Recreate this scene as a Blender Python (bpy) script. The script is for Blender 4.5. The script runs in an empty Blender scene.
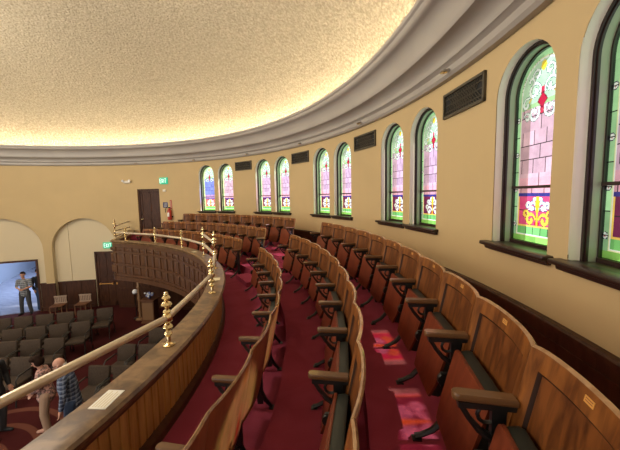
import bpy, bmesh, math, random
from mathutils import Vector, Matrix
random.seed(7)
PI = math.pi
D2R = PI / 180.0
EYE = 4.6            # eye height above the main floor; the hall is a ring of radius 10 m about the origin
def Z(q): return EYE + 10.0 * q
def P(th, r, z): return Vector((10 * r * math.cos(th * D2R), 10 * r * math.sin(th * D2R), z))
SC = bpy.context.scene
COL = SC.collection

# ---------------------------------------------------------------- camera, world, sun, exposure
F_PX, PITCH, ROLL, YAW, CAM_D = 307.07, 0.0938, -0.0199, 1.9102, 8.617
fw = Vector((math.cos(YAW) * math.cos(PITCH), math.sin(YAW) * math.cos(PITCH), -math.sin(PITCH)))
rt = Vector((math.sin(YAW), -math.cos(YAW), 0))
up = rt.cross(fw)
cr, sr = math.cos(ROLL), math.sin(ROLL)
R2 = cr * rt + sr * up
U2 = cr * up - sr * rt
cd = bpy.data.cameras.new('camera')
cd.sensor_width = 36.0
cd.lens = 36.0 * F_PX / 620.0
cd.clip_start = 0.05
cam = bpy.data.objects.new('camera', cd)
COL.objects.link(cam)
m = Matrix.Identity(4)
for i in range(3):
    m[i][0] = R2[i]; m[i][1] = U2[i]; m[i][2] = -fw[i]; m[i][3] = (CAM_D, 0, EYE)[i]
cam.matrix_world = m
SC.camera = cam

w = bpy.data.worlds.new('sky')
SC.world = w
w.use_nodes = True
bgn = w.node_tree.nodes['Background']
bgn.inputs[0].default_value = (1.0, 0.97, 0.93, 1)
bgn.inputs[1].default_value = 1.5
SC.view_settings.view_transform = 'Standard'
SC.view_settings.look = 'None'
SC.view_settings.gamma = 1.0
SC.view_settings.use_curve_mapping = False
SC.view_settings.exposure = 0.35

sd = bpy.data.lights.new('sun', 'SUN')
sd.energy = 6.0
sd.angle = 0.02
sd.color = (1.0, 0.93, 0.82)
sun = bpy.data.objects.new('sun', sd)
COL.objects.link(sun)
SUN_AZ, SUN_EL = 20.0, 42.0     # direction the sun stands in
sv = Vector((math.cos(SUN_AZ * D2R) * math.cos(SUN_EL * D2R), math.sin(SUN_AZ * D2R) * math.cos(SUN_EL * D2R), math.sin(SUN_EL * D2R)))
sun.rotation_euler = sv.to_track_quat('Z', 'Y').to_euler()

# unseen fill lights, added in a ring under the dome to brighten the hall
for k in range(4):
    ld = bpy.data.lights.new('hall_lamp', 'POINT')
    ld.shadow_soft_size = 0.6; ld.energy = 330; ld.color = (1.0, 0.90, 0.76)
    lamp = bpy.data.objects.new('hall_lamp', ld)
    a = (35 + 90 * k) * D2R
    lamp.location = (4.2 * math.cos(a), 4.2 * math.sin(a), 7.0)
    COL.objects.link(lamp)

# ---------------------------------------------------------------- helpers
def tag(o, label=None, cat=None, group=None, kind=None):
    if label: o['label'] = label
    if cat: o['category'] = cat
    if group: o['group'] = group
    if kind: o['kind'] = kind
    return o

def empty(name, loc=(0, 0, 0), rz=0.0, parent=None):
    o = bpy.data.objects.new(name, None)
    o.empty_display_size = 0.1
    COL.objects.link(o)
    o.location = loc
    o.rotation_euler = (0, 0, rz)
    if parent: o.parent = parent
    return o

def copy_tree(o, parent=None):
    c = o.copy(); COL.objects.link(c)
    if parent: c.parent = parent
    for ch in list(o.children):
        copy_tree(ch, c)
    return c

class MB:
    """collects shapes into one mesh"""
    def __init__(self):
        self.v = []; self.f = []; self.m = []; self.s = []
    def add(self, vs, fs, mat=0, smooth=False):
        b = len(self.v)
        self.v += [tuple(p) for p in vs]
        for f in fs:
            self.f.append([b + i for i in f]); self.m.append(mat); self.s.append(smooth)
        return self
    def box(self, a, b, mat=0, M=None):
        x0, y0, z0 = a; x1, y1, z1 = b
        vs = [Vector(p) for p in ((x0, y0, z0), (x1, y0, z0), (x1, y1, z0), (x0, y1, z0), (x0, y0, z1), (x1, y0, z1), (x1, y1, z1), (x0, y1, z1))]
        if M is not None: vs = [M @ p for p in vs]
        return self.add(vs, [(0, 3, 2, 1), (4, 5, 6, 7), (0, 1, 5, 4), (1, 2, 6, 5), (2, 3, 7, 6), (3, 0, 4, 7)], mat)
    def rbox(self, a, b, r=0.01, mat=0, M=None):
        """box with bevelled vertical+horizontal edges"""
        bm = bmesh.new()
        bmesh.ops.create_cube(bm, size=1.0)
        for v in bm.verts:
            v.co = Vector(((a[0] + b[0]) / 2 + v.co.x * (b[0] - a[0]), (a[1] + b[1]) / 2 + v.co.y * (b[1] - a[1]), (a[2] + b[2]) / 2 + v.co.z * (b[2] - a[2])))
        bmesh.ops.bevel(bm, geom=bm.edges[:], offset=r, segments=2, profile=0.5, affect='EDGES')
        vs = [v.co.copy() for v in bm.verts]
        if M is not None: vs = [M @ p for p in vs]
        bm.verts.ensure_lookup_table(); bm.verts.index_update()
        fs = [[v.index for v in f.verts] for f in bm.faces]
        bm.free()
        return self.add(vs, fs, mat, True)
    def tube(self, pts, rad, n=8, mat=0, caps=True, closed=False):
        pts = [Vector(p) for p in pts]
        if not isinstance(rad, (list, tuple)): rad = [rad] * len(pts)
        vs = []; N = len(pts)
        prev = None
        for i, p in enumerate(pts):
            a = pts[(i - 1) % N] if (closed or i > 0) else p
            b = pts[(i + 1) % N] if (closed or i < N - 1) else p
            t = (b - a).normalized()
            if prev is None:
                ref = Vector((0, 0, 1)) if abs(t.z) < 0.9 else Vector((0, 1, 0))
                s = t.cross(ref).normalized()
            else:
                s = (prev - t * prev.dot(t)).normalized()
            prev = s
            q = t.cross(s)
            for k in range(n):
                c = 2 * PI * k / n
                vs.append(p + rad[i] * (math.cos(c) * s + math.sin(c) * q))
        fs = []
        for i in range(N if closed else N - 1):
            j = (i + 1) % N
            for k in range(n):
                l = (k + 1) % n
                fs.append((i * n + k, i * n + l, j * n + l, j * n + k))
        if caps and not closed:
            fs.append(tuple(range(n))[::-1]); fs.append(tuple((N - 1) * n + k for k in range(n)))
        return self.add(vs, fs, mat, True)
    def lathe(self, prof, n=16, c=(0, 0, 0), mat=0, M=None):
        vs = []
        for r, z in prof:
            for k in range(n):
                a = 2 * PI * k / n
                p = Vector((c[0] + r * math.cos(a), c[1] + r * math.sin(a), c[2] + z))
                vs.append(M @ p if M is not None else p)
        fs = []
        for i in range(len(prof) - 1):
            for k in range(n):
                l = (k + 1) % n
                fs.append((i * n + k, i * n + l, (i + 1) * n + l, (i + 1) * n + k))
        fs.append(tuple(range(n))[::-1]); fs.append(tuple((len(prof) - 1) * n + k for k in range(n)))
        return self.add(vs, fs, mat, True)
    def ball(self, c, r, n=10, mat=0, sc=(1, 1, 1)):
        vs = []; h = n // 2 + 1
        for i in range(h + 1):
            ph = PI * i / h - PI / 2
            for k in range(n):
                a = 2 * PI * k / n
                vs.append((c[0] + sc[0] * r * max(.02, math.cos(ph)) * math.cos(a), c[1] + sc[1] * r * max(.02, math.cos(ph)) * math.sin(a), c[2] + sc[2] * r * math.sin(ph)))
        fs = [(i * n + k, i * n + (k + 1) % n, (i + 1) * n + (k + 1) % n, (i + 1) * n + k) for i in range(h) for k in range(n)]
        fs.append(tuple(range(n))[::-1]); fs.append(tuple(h * n + k for k in range(n)))
        return self.add(vs, fs, mat, True)
    def sweep(self, path, prof, mat=0, smooth=False, caps=True):
        """path: list of (x,y) in plan; prof: closed list of (offset to the left-hand normal, z)"""
        N = len(path); n = len(prof); vs = []
        for i, p in enumerate(path):
            a = Vector(path[max(0, i - 1)]); b = Vector(path[min(N - 1, i + 1)])
            t = (b - a).normalized(); nrm = Vector((-t.y, t.x))
            for o, z in prof:
                q = Vector(p) + nrm * o
                vs.append((q.x, q.y, z))
        fs = [(i * n + k, (i + 1) * n + k, (i + 1) * n + (k + 1) % n, i * n + (k + 1) % n) for i in range(N - 1) for k in range(n)]
        if caps:
            fs.append(tuple(range(n))); fs.append(tuple((N - 1) * n + k for k in range(n))[::-1])
        return self.add(vs, fs, mat, smooth)
    def ringsweep(self, prof, t0, t1, n, mat=0, smooth=False, closed=True, caps=True):
        """prof: list of (radius in m, z)"""
        vs = []; k = len(prof)
        for i in range(n + 1):
            a = (t0 + (t1 - t0) * i / n) * D2R
            for r, z in prof: vs.append((r * math.cos(a), r * math.sin(a), z))
        fs = []
        for i in range(n):
            for j in range(k if closed else k - 1):
                l = (j + 1) % k
                fs.append((i * k + j, i * k + l, (i + 1) * k + l, (i + 1) * k + j))
        if closed and caps:
            fs.append(tuple(range(k))[::-1]); fs.append(tuple(n * k + j for j in range(k)))
        return self.add(vs, fs, mat, smooth)
    def build(self, name, mats, parent=None, loc=None, rz=None, fix=True):
        me = bpy.data.meshes.new(name)
        me.from_pydata(self.v, [], self.f)
        if not isinstance(mats, (list, tuple)): mats = [mats]
        for mt in mats: me.materials.append(mt)
        me.polygons.foreach_set('material_index', self.m)
        me.polygons.foreach_set('use_smooth', self.s)
        if fix:
            bm = bmesh.new(); bm.from_mesh(me)
            bmesh.ops.recalc_face_normals(bm, faces=bm.faces[:])
            bm.to_mesh(me); bm.free()
        me.update()
        o = bpy.data.objects.new(name, me)
        COL.objects.link(o)
        if parent: o.parent = parent
        if loc is not None: o.location = loc
        if rz is not None: o.rotation_euler = (0, 0, rz)
        if any(self.s):
            md = me
            try: me.set_sharp_from_angle(angle=0.7)
            except Exception: pass
        return o

# ---------------------------------------------------------------- materials
def mat(name, base, rough=0.6, metal=0.0, spec=0.5, noise=None, bump=None, emit=None, estr=0.0, coords='Object'):
    """noise: (scale xyz, second colour, detail, contrast lo, hi) ; bump: (scale, strength, distance)"""
    mt = bpy.data.materials.new(name); mt.use_nodes = True
    nt = mt.node_tree; N = nt.nodes; L = nt.links
    b = N['Principled BSDF']
    b.inputs['Base Color'].default_value = (*base, 1)
    b.inputs['Roughness'].default_value = rough
    b.inputs['Metallic'].default_value = metal
    b.inputs['Specular IOR Level'].default_value = spec
    tc = N.new('ShaderNodeTexCoord')
    if noise:
        sc_, c2, det, lo, hi = noise
        mp = N.new('ShaderNodeMapping'); mp.inputs['Scale'].default_value = sc_
        L.new(tc.outputs[coords], mp.inputs[0])
        nz = N.new('ShaderNodeTexNoise'); nz.inputs['Scale'].default_value = 1.0; nz.inputs['Detail'].default_value = det
        nz.inputs['Distortion'].default_value = 0.6
        L.new(mp.outputs[0], nz.inputs['Vector'])
        rp = N.new('ShaderNodeValToRGB')
        rp.color_ramp.elements[0].position = lo; rp.color_ramp.elements[0].color = (*base, 1)
        rp.color_ramp.elements[1].position = hi; rp.color_ramp.elements[1].color = (*c2, 1)
        L.new(nz.outputs['Fac'], rp.inputs[0]); L.new(rp.outputs[0], b.inputs['Base Color'])
    if bump:
        nb = N.new('ShaderNodeTexNoise'); nb.inputs['Scale'].default_value = bump[0]; nb.inputs['Detail'].default_value = 3
        L.new(tc.outputs[coords], nb.inputs['Vector'])
        bp = N.new('ShaderNodeBump'); bp.inputs['Strength'].default_value = bump[1]; bp.inputs['Distance'].default_value = bump[2]
        L.new(nb.outputs['Fac'], bp.inputs['Height']); L.new(bp.outputs[0], b.inputs['Normal'])
    if emit:
        b.inputs['Emission Color'].default_value = (*emit, 1); b.inputs['Emission Strength'].default_value = estr
    return mt

M = {}
M['wall'] = mat('wall_paint', (.50, .37, .185), .75, noise=((.6, .6, .6), (.54, .40, .20), 3, .35, .65), bump=(14, .06, .01))
M['recess'] = mat('recess_paint', (.62, .52, .34), .75)
M['cream'] = mat('cream_trim_paint', (.88, .82, .70), .5)
M['cornice'] = mat('cornice_paint', (.35, .32, .285), .42, noise=((.8, .8, .8), (.38, .35, .31), 3, .4, .6))
M['dome'] = mat('dome_plaster', (.34, .29, .20), .9, noise=((20, 20, 20), (.54, .47, .345), 4, .35, .65), bump=(17, 1.0, .07))
M['oak'] = mat('oak', (.090, .026, .005), .42, spec=.3, noise=((26, 26, 2.2), (.22, .075, .015), 6, .36, .64))
M['oak_inset'] = mat('oak_inset', (.062, .017, .0035), .4, spec=.3, noise=((28, 28, 2.0), (.155, .048, .010), 6, .36, .64))
M['oak_back'] = mat('oak_veneer_back', (.25, .075, .030), .35, noise=((18, 18, 1.8), (.37, .13, .055), 5, .32, .68))
M['oak_edge'] = mat('worn_oak_edge', (.24, .125, .055), .22, noise=((20, 20, 20), (.34, .20, .10), 4, .35, .65))  # paler than the oak: highlight along the back tops painted into the colour
M['arm'] = mat('armrest_oak', (.11, .050, .019), .3, noise=((20, 3, 20), (.20, .10, .042), 5, .32, .68))
M['seatwood'] = mat('red_brown_seat_board', (.115, .024, .010), .35, spec=.35, noise=((16, 16, 2), (.20, .044, .018), 4, .3, .7))
M['moulding'] = mat('dark_bead_moulding', (.022, .008, .004), .6, spec=.2)
M['leather'] = mat('dark_green_leather', (.018, .022, .018), .38)
M['iron'] = mat('black_cast_iron', (.010, .010, .010), .4, spec=.6)
M['plate'] = mat('brass_number_plate', (.65, .33, .08), .4, metal=.3)
M['plate_mark'] = mat('number_plate_marks', (.25, .10, .03), .5)
M['darkwood'] = mat('dark_stained_wood', (.040, .014, .006), .4, spec=.3, noise=((14, 14, 3), (.068, .025, .011), 4, .35, .65))
M['fasciawood'] = mat('parapet_dark_oak', (.060, .024, .010), .4, noise=((14, 14, 3), (.095, .040, .017), 4, .35, .65))
M['plank'] = mat('golden_oak_boards', (.34, .17, .045), .4, noise=((20, 20, 2.0), (.54, .31, .10), 5, .32, .68))
M['cap'] = mat('oak_cap_rail', (.085, .043, .018), .3, noise=((9, 9, 16), (.22, .13, .060), 6, .36, .62))
M['brass'] = mat('polished_brass', (.74, .60, .34), .2, metal=1.0)
M['rail'] = mat('satin_brass_tube', (.62, .53, .40), .34, metal=.5)
M['carpet'] = mat('crimson_carpet', (.26, .036, .066), .95, spec=.1, noise=((3, 3, 3), (.31, .048, .085), 5, .35, .65), bump=(180, .25, .01))
M['white'] = mat('white_card', (.78, .76, .68), .5)
M['ink'] = mat('grey_print', (.25, .25, .24), .6)
M['cardtan'] = mat('tan_card', (.62, .54, .34), .5)
M['vent'] = mat('vent_metal', (.075, .065, .045), .45, metal=.3)
M['ventdark'] = mat('vent_dark', (.012, .012, .012), .8)
M['taupe'] = mat('taupe_upholstery', (.050, .034, .024), .85, spec=.2, noise=((30, 30, 30), (.070, .050, .036), 3, .3, .7))
M['chairmetal'] = mat('dark_chair_frame', (.02, .018, .016), .4)
M['slat'] = mat('pale_slat_wood', (.36, .26, .19), .5)
M['lobbyfloor'] = mat('lobby_floor', (.16, .17, .22), .16, noise=((1.5, 9, 1), (.24, .25, .30), 3, .3, .7))
M['lobbywall'] = mat('lobby_wall', (.25, .28, .34), .6)
M['plastic'] = mat('beige_plastic', (.70, .66, .55), .4)
M['signgreen'] = mat('exit_sign_green', (.01, .30, .16), .4, emit=(.02, .62, .34), estr=.45)
M['signwhite'] = mat('exit_sign_letters', (.8, .9, .85), .4, emit=(.8, 1, .9), estr=.6)
M['blue'] = mat('blue_sign', (.03, .04, .13), .4)
M['red'] = mat('red_paint', (.42, .03, .02), .35)
M['black'] = mat('black_rubber', (.01, .01, .01), .5)
M['glow'] = mat('cove_lamp', (.9, .8, .6), .5, emit=(1.0, .84, .57), estr=34.0)
M['skin'] = mat('skin', (.52, .27, .19), .5)
M['hair'] = mat('dark_brown_hair', (.018, .009, .006), .85, spec=.1)
M['beard'] = mat('grey_beard', (.42, .38, .35), .8)
M['khaki'] = mat('khaki_cloth', (.36, .23, .15), .8)
M['jeans'] = mat('blue_denim', (.035, .06, .12), .8)
M['greycloth'] = mat('grey_trousers', (.05, .05, .055), .8)
M['darkcloth'] = mat('black_cloth', (.012, .012, .014), .7)
M['shoe'] = mat('pinkish_tan_shoes', (.50, .27, .20), .6)
M['post'] = mat('carved_pale_wood', (.24, .13, .06), .5)
M['lectern'] = mat('lectern_wood', (.14, .055, .022), .45)
M['glasslamp'] = mat('white_globe', (.8, .8, .8), .3)

def main_carpet():
    mt = mat('maroon_patterned_carpet', (.055, .010, .010), .95, spec=.1)
    nt = mt.node_tree; N = nt.nodes; L = nt.links; b = N['Principled BSDF']
    tc = N.new('ShaderNodeTexCoord')
    mp = N.new('ShaderNodeMapping'); mp.inputs['Location'].default_value = (-1.2, -2.3, 0)
    L.new(tc.outputs['Object'], mp.inputs[0])
    wv = N.new('ShaderNodeTexWave'); wv.wave_type = 'RINGS'; wv.rings_direction = 'Z'
    wv.inputs['Scale'].default_value = .62; wv.inputs['Distortion'].default_value = 2.2; wv.inputs['Detail'].default_value = 1
    wv.inputs['Detail Scale'].default_value = .7
    L.new(mp.outputs[0], wv.inputs['Vector'])
    rp = N.new('ShaderNodeValToRGB'); e = rp.color_ramp.elements
    e[0].position = .80; e[0].color = (.055, .010, .010, 1); e[1].position = .88; e[1].color = (.13, .045, .03, 1)
    # motif only near the front of the hall
    ln = N.new('ShaderNodeVectorMath'); ln.operation = 'LENGTH'; L.new(mp.outputs[0], ln.inputs[0])
    lt = N.new('ShaderNodeMath'); lt.operation = 'LESS_THAN'; lt.inputs[1].default_value = 2.6; L.new(ln.outputs['Value'], lt.inputs[0])
    mx = N.new('ShaderNodeMixRGB'); mx.inputs[1].default_value = (.055, .010, .010, 1)
    L.new(lt.outputs[0], mx.inputs[0]); L.new(wv.outputs['Fac'], rp.inputs[0]); L.new(rp.outputs[0], mx.inputs[2])
    L.new(mx.outputs[0], b.inputs['Base Color'])
    return mt
M['maincarpet'] = main_carpet()

def plaid(name, base, dark, light, sc=16.0):
    mt = mat(name, base, .85)
    nt = mt.node_tree; N = nt.nodes; L = nt.links; b = N['Principled BSDF']
    tc = N.new('ShaderNodeTexCoord')
    cols = base
    prev = None
    for ax, c in (('X', dark), ('Y', light), ('Z', dark), ('Z', light)):
        wv = N.new('ShaderNodeTexWave'); wv.bands_direction = ax; wv.inputs['Scale'].default_value = sc / 3.0 * (.8 if ax == 'Z' else .9)
        if c is light and ax == 'Z': wv.inputs['Phase Offset'].default_value = 2.0
        L.new(tc.outputs['Object'], wv.inputs['Vector'])
        gt = N.new('ShaderNodeMath'); gt.operation = 'GREATER_THAN'; gt.inputs[1].default_value = .62 if c is dark else .74
        L.new(wv.outputs['Fac'], gt.inputs[0])
        mu = N.new('ShaderNodeMath'); mu.operation = 'MULTIPLY'; mu.inputs[1].default_value = .65; L.new(gt.outputs[0], mu.inputs[0])
        mx = N.new('ShaderNodeMixRGB'); mx.inputs[2].default_value = (*c, 1)
        if prev is None: mx.inputs[1].default_value = (*base, 1)
        else: L.new(prev.outputs[0], mx.inputs[1])
        L.new(mu.outputs[0], mx.inputs[0]); prev = mx
    L.new(prev.outputs[0], b.inputs['Base Color'])
    return mt
M['plaid_blue'] = plaid('blue_plaid_cloth', (.05, .075, .14), (.015, .02, .05), (.24, .28, .36))
M['plaid_grey'] = plaid('grey_plaid_cloth', (.20, .22, .24), (.07, .08, .10), (.42, .44, .46))
M['floral'] = mat('floral_blouse_cloth', (.10, .07, .06), .85, noise=((22, 22, 22), (.55, .30, .25), 3, .42, .60))

def glass_mat():
    mt = bpy.data.materials.new('stained_glass'); mt.use_nodes = True
    nt = mt.node_tree; N = nt.nodes; L = nt.links; N.clear()
    out = N.new('ShaderNodeOutputMaterial')
    at = N.new('ShaderNodeVertexColor'); at.layer_name = 'pane_colour'
    tc = N.new('ShaderNodeTexCoord')
    nz = N.new('ShaderNodeTexNoise'); nz.inputs['Scale'].default_value = 9; nz.inputs['Detail'].default_value = 4
    L.new(tc.outputs['Object'], nz.inputs['Vector'])
    rp = N.new('ShaderNodeValToRGB'); rp.color_ramp.elements[0].position = .25; rp.color_ramp.elements[0].color = (.72, .72, .74, 1)
    rp.color_ramp.elements[1].position = .7; rp.color_ramp.elements[1].color = (1, 1, 1, 1)
    L.new(nz.outputs['Fac'], rp.inputs[0])
    mu = N.new('ShaderNodeMixRGB'); mu.blend_type = 'MULTIPLY'; mu.inputs[0].default_value = 1
    L.new(at.outputs['Color'], mu.inputs[1]); L.new(rp.outputs[0], mu.inputs[2])
    tr = N.new('ShaderNodeBsdfTransparent'); L.new(mu.outputs[0], tr.inputs[0])
    gl = N.new('ShaderNodeBsdfGlossy'); gl.inputs['Roughness'].default_value = .15
    mx = N.new('ShaderNodeMixShader'); mx.inputs[0].default_value = .05
    L.new(tr.outputs[0], mx.inputs[1]); L.new(gl.outputs[0], mx.inputs[2]); L.new(mx.outputs[0], out.inputs[0])
    return mt
M['glass'] = glass_mat()
M['jamb'] = mat('window_jamb_paint', (.34, .36, .27), .25)  # green of the stained glass reflected in the jamb, put into its colour
M['framewood'] = mat('window_frame_wood', (.022, .009, .007), .35)

# ---------------------------------------------------------------- the shell
TH0, DTH, HS, HW = 24.337, 16.498, 2.7457, 2.1455
ZS, ZT = Z(-.0499), Z(.1261)
HWM = HW * D2R * 10.0                                     # half width in metres on the wall
WIN = []                                                  # (theta centre, tag)
for i, nm in ((-1, 'Z'), (0, 'A'), (1, 'B'), (2, 'C'), (3, 'D'), (4, 'E')):
    c = TH0 + DTH * (i - .5)
    WIN.append((c - HS, nm + '2')); WIN.append((c + HS, nm + '1'))
WIN.sort()
ARCH = [(117.1, 7.1, Z(-.073)), (133.6, 7.7, Z(-.064))]       # centre, half width (deg), top z
UPDOOR = (98.1, 103.8, 2.77, Z(.0425))
LOWDOOR = (107.2, 116.0, 0.0, Z(-.219))
DOORWAY = (127.7, 137.5, 0.0, Z(-.238))
WALL_T0, WALL_T1 = -30.0, 200.0
TOPZ = Z(.146)

def arch_z(th, c, hwdeg, top):
    hwm = hwdeg * D2R * 10
    x = (th - c) * D2R * 10
    return top - hwm + math.sqrt(max(0.0, hwm * hwm - x * x))

def column_wall(t0, t1, step, z0, z1, openings, R=10.0, mb=None, m=0):
    """openings: (ta, tb, zlo, zhi(th) function)"""
    ths = set([t0, t1])
    n = int((t1 - t0) / step)
    for i in range(n + 1): ths.add(round(t0 + (t1 - t0) * i / n, 4))
    for ta, tb, zl, zh in openings:
        k = 16
        for i in range(k + 1):
            # finer towards the springing of the arch
            s = -math.cos(PI * i / k)
            ths.add(round((ta + tb) / 2 + (tb - ta) / 2 * s, 4))
    ths = sorted(t for t in ths if t0 - 1e-6 <= t <= t1 + 1e-6)
    mb = mb or MB()
    for a, b in zip(ths[:-1], ths[1:]):
        if b - a < 1e-4: continue
        mid = (a + b) / 2
        segs_a = [z0]; segs_b = [z0]
        for ta, tb, zl, zh in openings:
            if ta < mid < tb:
                segs_a += [zl, zh(a)]; segs_b += [zl, zh(b)]
        segs_a.append(z1); segs_b.append(z1)
        for k in range(0, len(segs_a), 2):
            la, ha, lb, hb = segs_a[k], segs_a[k + 1], segs_b[k], segs_b[k + 1]
            if ha - la < 1e-4 and hb - lb < 1e-4: continue
            ca, sa, cb, sb = math.cos(a * D2R), math.sin(a * D2R), math.cos(b * D2R), math.sin(b * D2R)
            mb.add([(R * ca, R * sa, la), (R * cb, R * sb, lb), (R * cb, R * sb, hb), (R * ca, R * sa, ha)], [(0, 1, 2, 3)], m)
    return mb

ops = []
for c, nm in WIN:
    ops.append((c - HW, c + HW, ZS, (lambda th, c=c: arch_z(th, c, HW, ZT))))
low_ops = []
for c, h, top in ARCH:
    low_ops.append((c - h, c + h, 0.0, (lambda th, c=c, h=h, top=top: arch_z(th, c, h, top))))
low_ops.append((UPDOOR[0], UPDOOR[1], UPDOOR[2], lambda th: UPDOOR[3]))
wall = column_wall(WALL_T0, WALL_T1, 2.0, 0.0, TOPZ, ops + low_ops)
# outer skin, so the wall has its thickness
column_wall(WALL_T0, WALL_T1, 4.0, 0.0, TOPZ + .6, [(a - .2, b + .2, zl - .03, zh) for a, b, zl, zh in ops] + [(DOORWAY[0], DOORWAY[1], 0.0, lambda th: DOORWAY[3])], R=10.34, mb=wall)
wo = wall.build('wall_curved', M['wall'], fix=False)
tag(wo, kind='structure')

# arch recesses: back wall 0.22 m deeper, with the doors' openings
def arch_recess(c, h, top, doors, n):
    mb = MB()
    RB = 10.22
    ops_ = [(max(a, c - h), min(b, c + h), z0, (lambda th, z1=z1: z1)) for a, b, z0, z1 in doors]
    column_wall(c - h - .3, c + h + .3, 1.0, 0.0, top + .15, ops_, R=RB, mb=mb)
    # intrados
    pts = [(c - h, 0.0)] + [(c - h * math.cos(PI * i / 32), arch_z(c - h * math.cos(PI * i / 32), c, h, top)) for i in range(33)] + [(c + h, 0.0)]
    vs = []
    for th, z in pts:
        vs += [P(th, 1.0, z), P(th, RB / 10, z)]
    mb.add(vs, [(2 * i, 2 * i + 1, 2 * i + 3, 2 * i + 2) for i in range(len(pts) - 1)], 0)
    o = mb.build('wall_arch_recess', M['recess'], fix=False); tag(o, kind='structure')
    # raised pilaster strip inside the recess
for i, (c, h, top) in enumerate(ARCH):
    arch_recess(c, h, top, [LOWDOOR] if i == 0 else [DOORWAY], i)
# pilaster strip seen inside the right arch
mb = MB(); mb.ringsweep([(10.2, 0.0), (10.22, 0.0), (10.22, Z(-.095)), (10.2, Z(-.095))], 121.1, 121.5, 2)
tag(mb.build('trim_1', M['recess']), kind='structure')

# lower wainscot
def wainscot(t0, t1, R, h, seed=0):
    mb = MB()
    mb.ringsweep([(R - .03, 0), (R + .01, 0), (R + .01, h), (R - .03, h)], t0, t1, max(2, int((t1 - t0) / 1.5)))
    mb.ringsweep([(R - .06, h - .05), (R, h - .05), (R, h + .02), (R - .06, h + .02)], t0, t1, max(2, int((t1 - t0) / 1.5)))
    mb.ringsweep([(R - .055, 0), (R, 0), (R, .16), (R - .055, .16)], t0, t1, max(2, int((t1 - t0) / 1.5)))
    t = t0
    while t < t1 - 1.0:
        for a in (t, t + .25): pass
        mb.ringsweep([(R - .05, .16), (R, .16), (R, h - .05), (R - .05, h - .05)], t, t + .5, 1)
        t += 3.2
    return mb
WH = Z(-.342)
bs = MB()
for a, b, R in ((116.1, 124.1, 10.22), (125.9 - 1.8, 126.0, 10.0), (125.9, 127.6, 10.22), (104.0, 107.1, 10.22), (137.6, 141.2, 10.22), (141.3, 175, 10.0)):
    q = wainscot(a, b, R, WH)
    n0 = len(bs.v); bs.v += q.v; bs.f += [[i + n0 for i in f] for f in q.f]; bs.m += q.m; bs.s += q.s
tag(bs.build('trim_2', M['darkwood']), kind='structure')
# dark panelled wall under the balcony
q = MB(); RB = 9.96
q.ringsweep([(RB, 0), (RB + .04, 0), (RB + .04, 2.12), (RB, 2.12)], 60, 110.2, 26)
t = 60
while t < 109.5:
    q.ringsweep([(RB - .025, 0), (RB, 0), (RB, 2.1), (RB - .025, 2.1)], t, t + .55, 1)
    t += 4.2
for z in (0.0, .75, 1.35, 2.0):
    q.ringsweep([(RB - .02, z), (RB, z), (RB, z + .11), (RB - .02, z + .11)], 60, 110.1, 26)
tag(q.build('wall_panelled_lower', M['darkwood']), kind='structure')

# cornice and dome
CP = [(10.0, Z(.1425)), (9.93, Z(.1425)), (9.90, Z(.146)), (9.90, Z(.153)), (9.86, Z(.156)), (9.84, Z(.1565)), (9.84, Z(.159))]
for i in range(1, 9):                                      # lower cove
    a = PI / 2 * i / 8
    CP.append((9.84 - .17 * (1 - math.cos(a)), Z(.159) + .12 * math.sin(a)))
CP += [(9.64, Z(.171)), (9.62, Z(.174)), (9.62, Z(.177))]
for i in range(1, 9):                                      # upper cove
    a = PI / 2 * i / 8
    CP.append((9.62 - .15 * (1 - math.cos(a)), Z(.177) + .22 * math.sin(a)))
CP += [(9.44, Z(.200)), (9.42, Z(.203)), (9.42, Z(.207)), (9.395, Z(.209)), (9.39, Z(.2135)), (9.46, Z(.2135)), (9.46, Z(.203)), (10.0, Z(.203))]
mb = MB(); mb.ringsweep(CP, WALL_T0, WALL_T1, 150, smooth=True)
tag(mb.build('trim_3', M['cornice']), kind='structure')
mb = MB()
prof = []
RD = 9.95; RISE = 3.4
for i in range(0, 41):
    a = PI / 2 * i / 40
    prof.append((RD * math.cos(a) + .001, Z(.206) + RISE * math.sin(a)))
mb.ringsweep(prof, 0, 360, 120, smooth=True, closed=False)
tag(mb.build('ceiling', M['dome'], fix=False), kind='structure')
# lamps laid along the cove behind the cornice lip (they light the rim of the dome)
mb = MB()
mb.ringsweep([(9.60, Z(.2045)), (9.66, Z(.2045)), (9.66, Z(.208)), (9.60, Z(.208))], WALL_T0 + 1, WALL_T1 - 1, 110)
cl = mb.build('cove_lamp_strip', M['glow'])
tag(cl, 'warm lamp strip laid in the cove behind the cornice lip under the dome', 'lamp')

# main floor
mb = MB(); mb.ringsweep([(.01, 0), (10.3, 0), (10.3, -.2), (.01, -.2)], 0, 360, 72)
tag(mb.build('floor', M['maincarpet']), kind='structure')

# lobby behind the doorway
LM = Matrix.Translation(P(132.6, 1.0, 0)) @ Matrix.Rotation((132.6 - 90) * D2R, 4, 'Z')   # local +y points outwards
mb = MB(); mb.box((-3.2, .36, -.1), (3.2, 13, 0), 0, LM); tag(mb.build('floor_lobby', M['lobbyfloor']), kind='structure')
mb = MB()
mb.box((-3.3, .36, 0), (-3.2, 13, 2.9), 0, LM); mb.box((3.2, .36, 0), (3.3, 13, 2.9), 0, LM)
mb.box((-3.3, 13, 0), (3.3, 13.1, 2.9), 0, LM); mb.box((-3.3, .36, 2.9), (3.3, 13.1, 3.0), 0, LM)
tag(mb.build('wall_lobby', M['lobbywall']), kind='structure')
la = bpy.data.lights.new('lobby_lamp', 'AREA'); la.shape = 'RECTANGLE'; la.size = 3.0; la.size_y = 6; la.energy = 560; la.color = (.62, .74, 1.0)  # added light, stands in for bluish daylight reaching the lobby
lo = bpy.data.objects.new('lobby_lamp', la); lo.location = LM @ Vector((0, 6, 2.8)); lo.rotation_euler = (0, 0, (132.6 - 90) * D2R); COL.objects.link(lo)
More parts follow.
